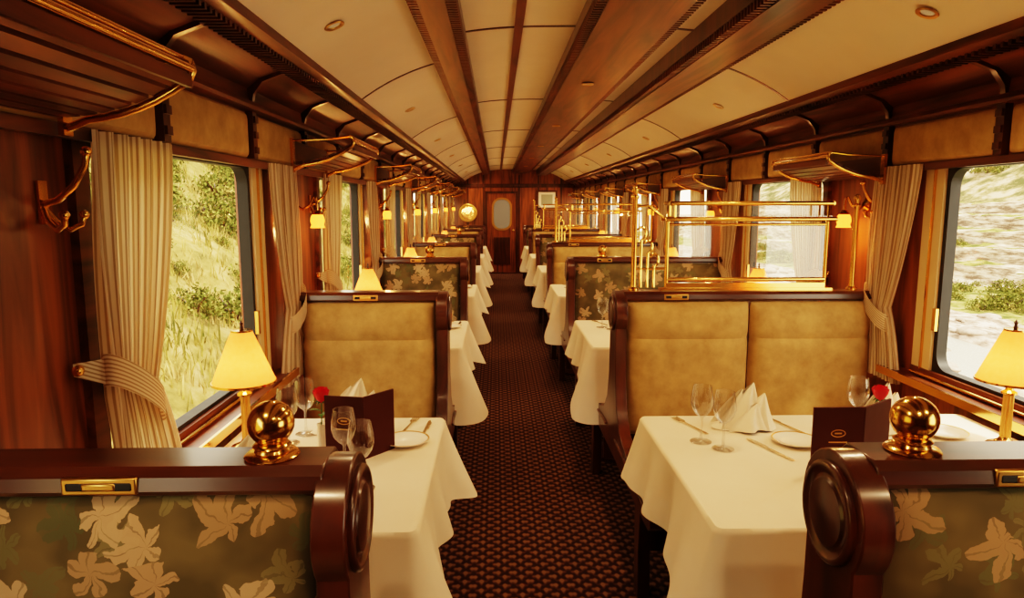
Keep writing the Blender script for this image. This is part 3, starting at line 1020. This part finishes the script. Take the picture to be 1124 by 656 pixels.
# ------------------------------------------------------------------ exterior
def nz(x, y, f, s=0): return noise.noise(Vector((x * f, y * f, s)))
def hl(x, y):
    d = -x - 3.6
    return -1.0 + .8 * d + .5 * nz(x, y, .35) + .2 * nz(x, y, 1.3, 3)
mb = MB()
mb.grid(lambda u, v: (-1.6 - 30 * u, -8 + 70 * v, hl(-1.6 - 30 * u, -8 + 70 * v) if -1.6 - 30 * u < -3.6 else -1.2), 70, 120)
place("hillside_left", mb.mesh("hill", [M_hill], fixn=False))
mb = MB()
rnd = random.Random(3)
for k in range(34000):
    y = 3 + 34 * rnd.random() ** 1.2
    x = -3.6 - 9 * rnd.random() ** 1.2
    if nz(x, y, .9, 9) < -.05 and rnd.random() < .75: continue
    z = hl(x, y) - .03
    h = .10 + .28 * rnd.random(); w = .007 + .010 * rnd.random()
    a = rnd.random() * PI; bx, by = math.cos(a) * w, math.sin(a) * w
    lx, ly = (rnd.random() - .5) * .22, (rnd.random() - .5) * .22
    mb.add([(x - bx, y - by, z), (x + bx, y + by, z), (x + bx * .7 + lx * .4, y + by * .7 + ly * .4, z + h * .6), (x - bx * .7 + lx * .4, y - by * .7 + ly * .4, z + h * .6), (x + lx, y + ly, z + h)],
           [(0, 1, 2, 3), (3, 2, 4)])
place("hillside_grass", mb.mesh("grass", [M_blade], smooth=False, fixn=False))

def sst(a, b, x):
    t = min(1, max(0, (x - a) / (b - a))); return t * t * (3 - 2 * t)
def gr(x, y):
    xx = x + 1.2 * nz(x, y, .08, 6) * min(1, max(0, (x - 6) / 4))
    z = -1.1 - 1.5 * sst(2.5, 8, xx)
    z -= .35 * (sst(11.5, 12.3, xx) - sst(14.7, 15.5, xx))
    z += .05 * max(0, xx - 18)
    for k in range(5):
        z += .70 * sst(24 + 2.1 * k, 24.35 + 2.1 * k, xx)
    z += .52 * max(0, xx - 34.5)
    z += .10 * nz(x, y, 1.1) + .15 * nz(x, y, .4, 4)
    if xx > 34: z += min(1, (xx - 34) / 6) * (2.0 * nz(x, y, .1, 2) + .6 * nz(x, y, .35, 7))
    return z
def gx(u):
    # finer rows through the terraces
    if u < .45: return 2.1 + (23.5 - 2.1) * u / .45
    if u < .8: return 23.5 + 11.0 * (u - .45) / .35
    return 34.5 + 50 * (u - .8) / .2
mb = MB()
mb.grid(lambda u, v: (gx(u), -6 + 110 * v, gr(gx(u), -6 + 110 * v)), 260, 150)
for fi, f in enumerate(mb.f):
    ps = [mb.v[i] for i in f]
    c = sum(ps, Vector()) / 4
    q = c.x + 1.2 * nz(c.x, c.y, .08, 6) + .8 * nz(c.x, c.y, .5, 4)
    steep = abs(ps[1].z - ps[0].z) / max(.01, abs(ps[1].x - ps[0].x))
    if q < 7.2: mi = 2
    elif q < 18.8: mi = 1
    elif q < 22.5: mi = 2
    elif q < 34.5: mi = 3 if (steep > .5 or nz(c.x, c.y, .35, 2) > -.05) else 2
    else: mi = 0
    mb.m[fi] = mi
place("river_valley", mb.mesh("valley", [M_slope, M_river, M_bank, M_terr], fixn=False))
mb = MB()
mb.grid(lambda u, v: (10.2 + 6.6 * u, -6 + 110 * v, -2.78 + .012 * nz(u * 30, v * 400, 1)), 20, 200)
place("river", mb.mesh("river", [M_water], fixn=False))

def shrub_mesh(seed):
    r = random.Random(seed); mb = MB()
    for k in range(900):
        a, b = r.random() * 2 * PI, math.acos(r.random())
        rad = (.55 + .45 * r.random()) * (1 + .25 * math.sin(3 * a + seed) * math.sin(2 * b))
        p = Vector((math.sin(b) * math.cos(a) * rad, math.sin(b) * math.sin(a) * rad, math.cos(b) * rad * .8))
        q = Vector((r.random() - .5, r.random() - .5, r.random() - .5)).normalized() * .10
        t = Vector((r.random() - .5, r.random() - .5, r.random() - .5)).normalized() * .05
        mb.add([p - t, p + q * .5 - t * 1.2, p + q, p + q * .5 + t * 1.2], [(0, 1, 2, 3)])
    for k in range(6):
        a = 2 * PI * k / 6
        mb.tube([(0, 0, -.15), (.2 * math.cos(a), .2 * math.sin(a), .3), (.5 * math.cos(a), .5 * math.sin(a), .55)], [.04, .03, .01], 1, 6)
    return mb.mesh("shrub", [M_shrub, M_woodD], smooth=False, fixn=False)
shm = [shrub_mesh(i) for i in range(3)]
rnd = random.Random(11)
for k in range(150):
    if k < 60: x = 19 + 4 * rnd.random(); y = 14 + 45 * rnd.random(); s_ = .3 + .6 * rnd.random()
    elif k < 85: x = 24.5 + 9.5 * rnd.random(); y = 18 + 50 * rnd.random(); s_ = .25 + .35 * rnd.random()
    else: x = 35 + 26 * rnd.random(); y = 25 + 70 * rnd.random(); s_ = .6 + 1.1 * rnd.random()
    place("shrub", shm[k % 3], (x, y, gr(x, y)), (0, 0, k), scale=(s_, s_, s_))
for k in range(45):
    x = 5 + 3 * rnd.random(); y = 4 + 26 * rnd.random(); s_ = .22 + .35 * rnd.random()
    place("shrub", shm[k % 3], (x, y, gr(x, y)), (0, 0, k), scale=(s_, s_, s_))
for k in range(230):
    x = -4 - 8 * rnd.random(); y = 4 + 30 * rnd.random(); s_ = .18 + .55 * rnd.random() ** 1.5
    place("shrub", shm[k % 3], (x, y, hl(x, y)), (0, 0, k), scale=(s_, s_, s_ * 1.2))
mb = MB()
for k in range(520):
    x = 9 + 9 * rnd.random(); y = 6 + 46 * rnd.random(); s_ = .06 + .30 * rnd.random() ** 3
    c = (x, y, gr(x, y) + s_ * .2)
    o0 = len(mb.v)
    mb.sphere(c, s_, 0, 8, (1 + rnd.random(), 1 + rnd.random(), .6))
    for v in mb.v[o0:]:
        v += Vector((nz(v.x, v.y, 3, v.z), nz(v.x, v.y, 3, v.z + 9), 0)) * s_ * .4
place("river_boulders", mb.mesh("boulders", [M_stone]))

# ------------------------------------------------------------------ world & sun
w = bpy.data.worlds.new("World"); scene.world = w; w.use_nodes = True
nt = w.node_tree
bg = nt.nodes["Background"]
tc = nt.nodes.new("ShaderNodeTexCoord")
sp = nt.nodes.new("ShaderNodeSeparateXYZ"); nt.links.new(tc.outputs["Generated"], sp.inputs[0])
r = ramp(nt, [(0.0, (1.0, 0.80, 0.53)), (1.0, (0.95, 0.84, 0.66))])
nt.links.new(sp.outputs["Z"], r.inputs["Fac"]); nt.links.new(r.outputs[0], bg.inputs["Color"])
bg.inputs["Strength"].default_value = 3.0
sl = bpy.data.lights.new("sun", "SUN"); sl.energy = 5.5; sl.angle = math.radians(6); sl.color = (1, .84, .58)
so = bpy.data.objects.new("sun", sl); COL.objects.link(so)
so.rotation_euler = Vector((.35, -.35, .87)).to_track_quat("Z", "Y").to_euler()

# ------------------------------------------------------------------ camera
cam = bpy.data.cameras.new("camera"); cam.sensor_width = 36; cam.lens = 750 / 1124 * 36
co = bpy.data.objects.new("camera", cam); COL.objects.link(co)
co.location = (0, 0, 1.5)
co.rotation_euler = (math.radians(90 - 7.82), 0, math.radians(-1.3))
cam.clip_start = .02
scene.camera = co
scene.view_settings.view_transform = "Filmic"
scene.view_settings.look = "High Contrast"
scene.view_settings.exposure = 0.95
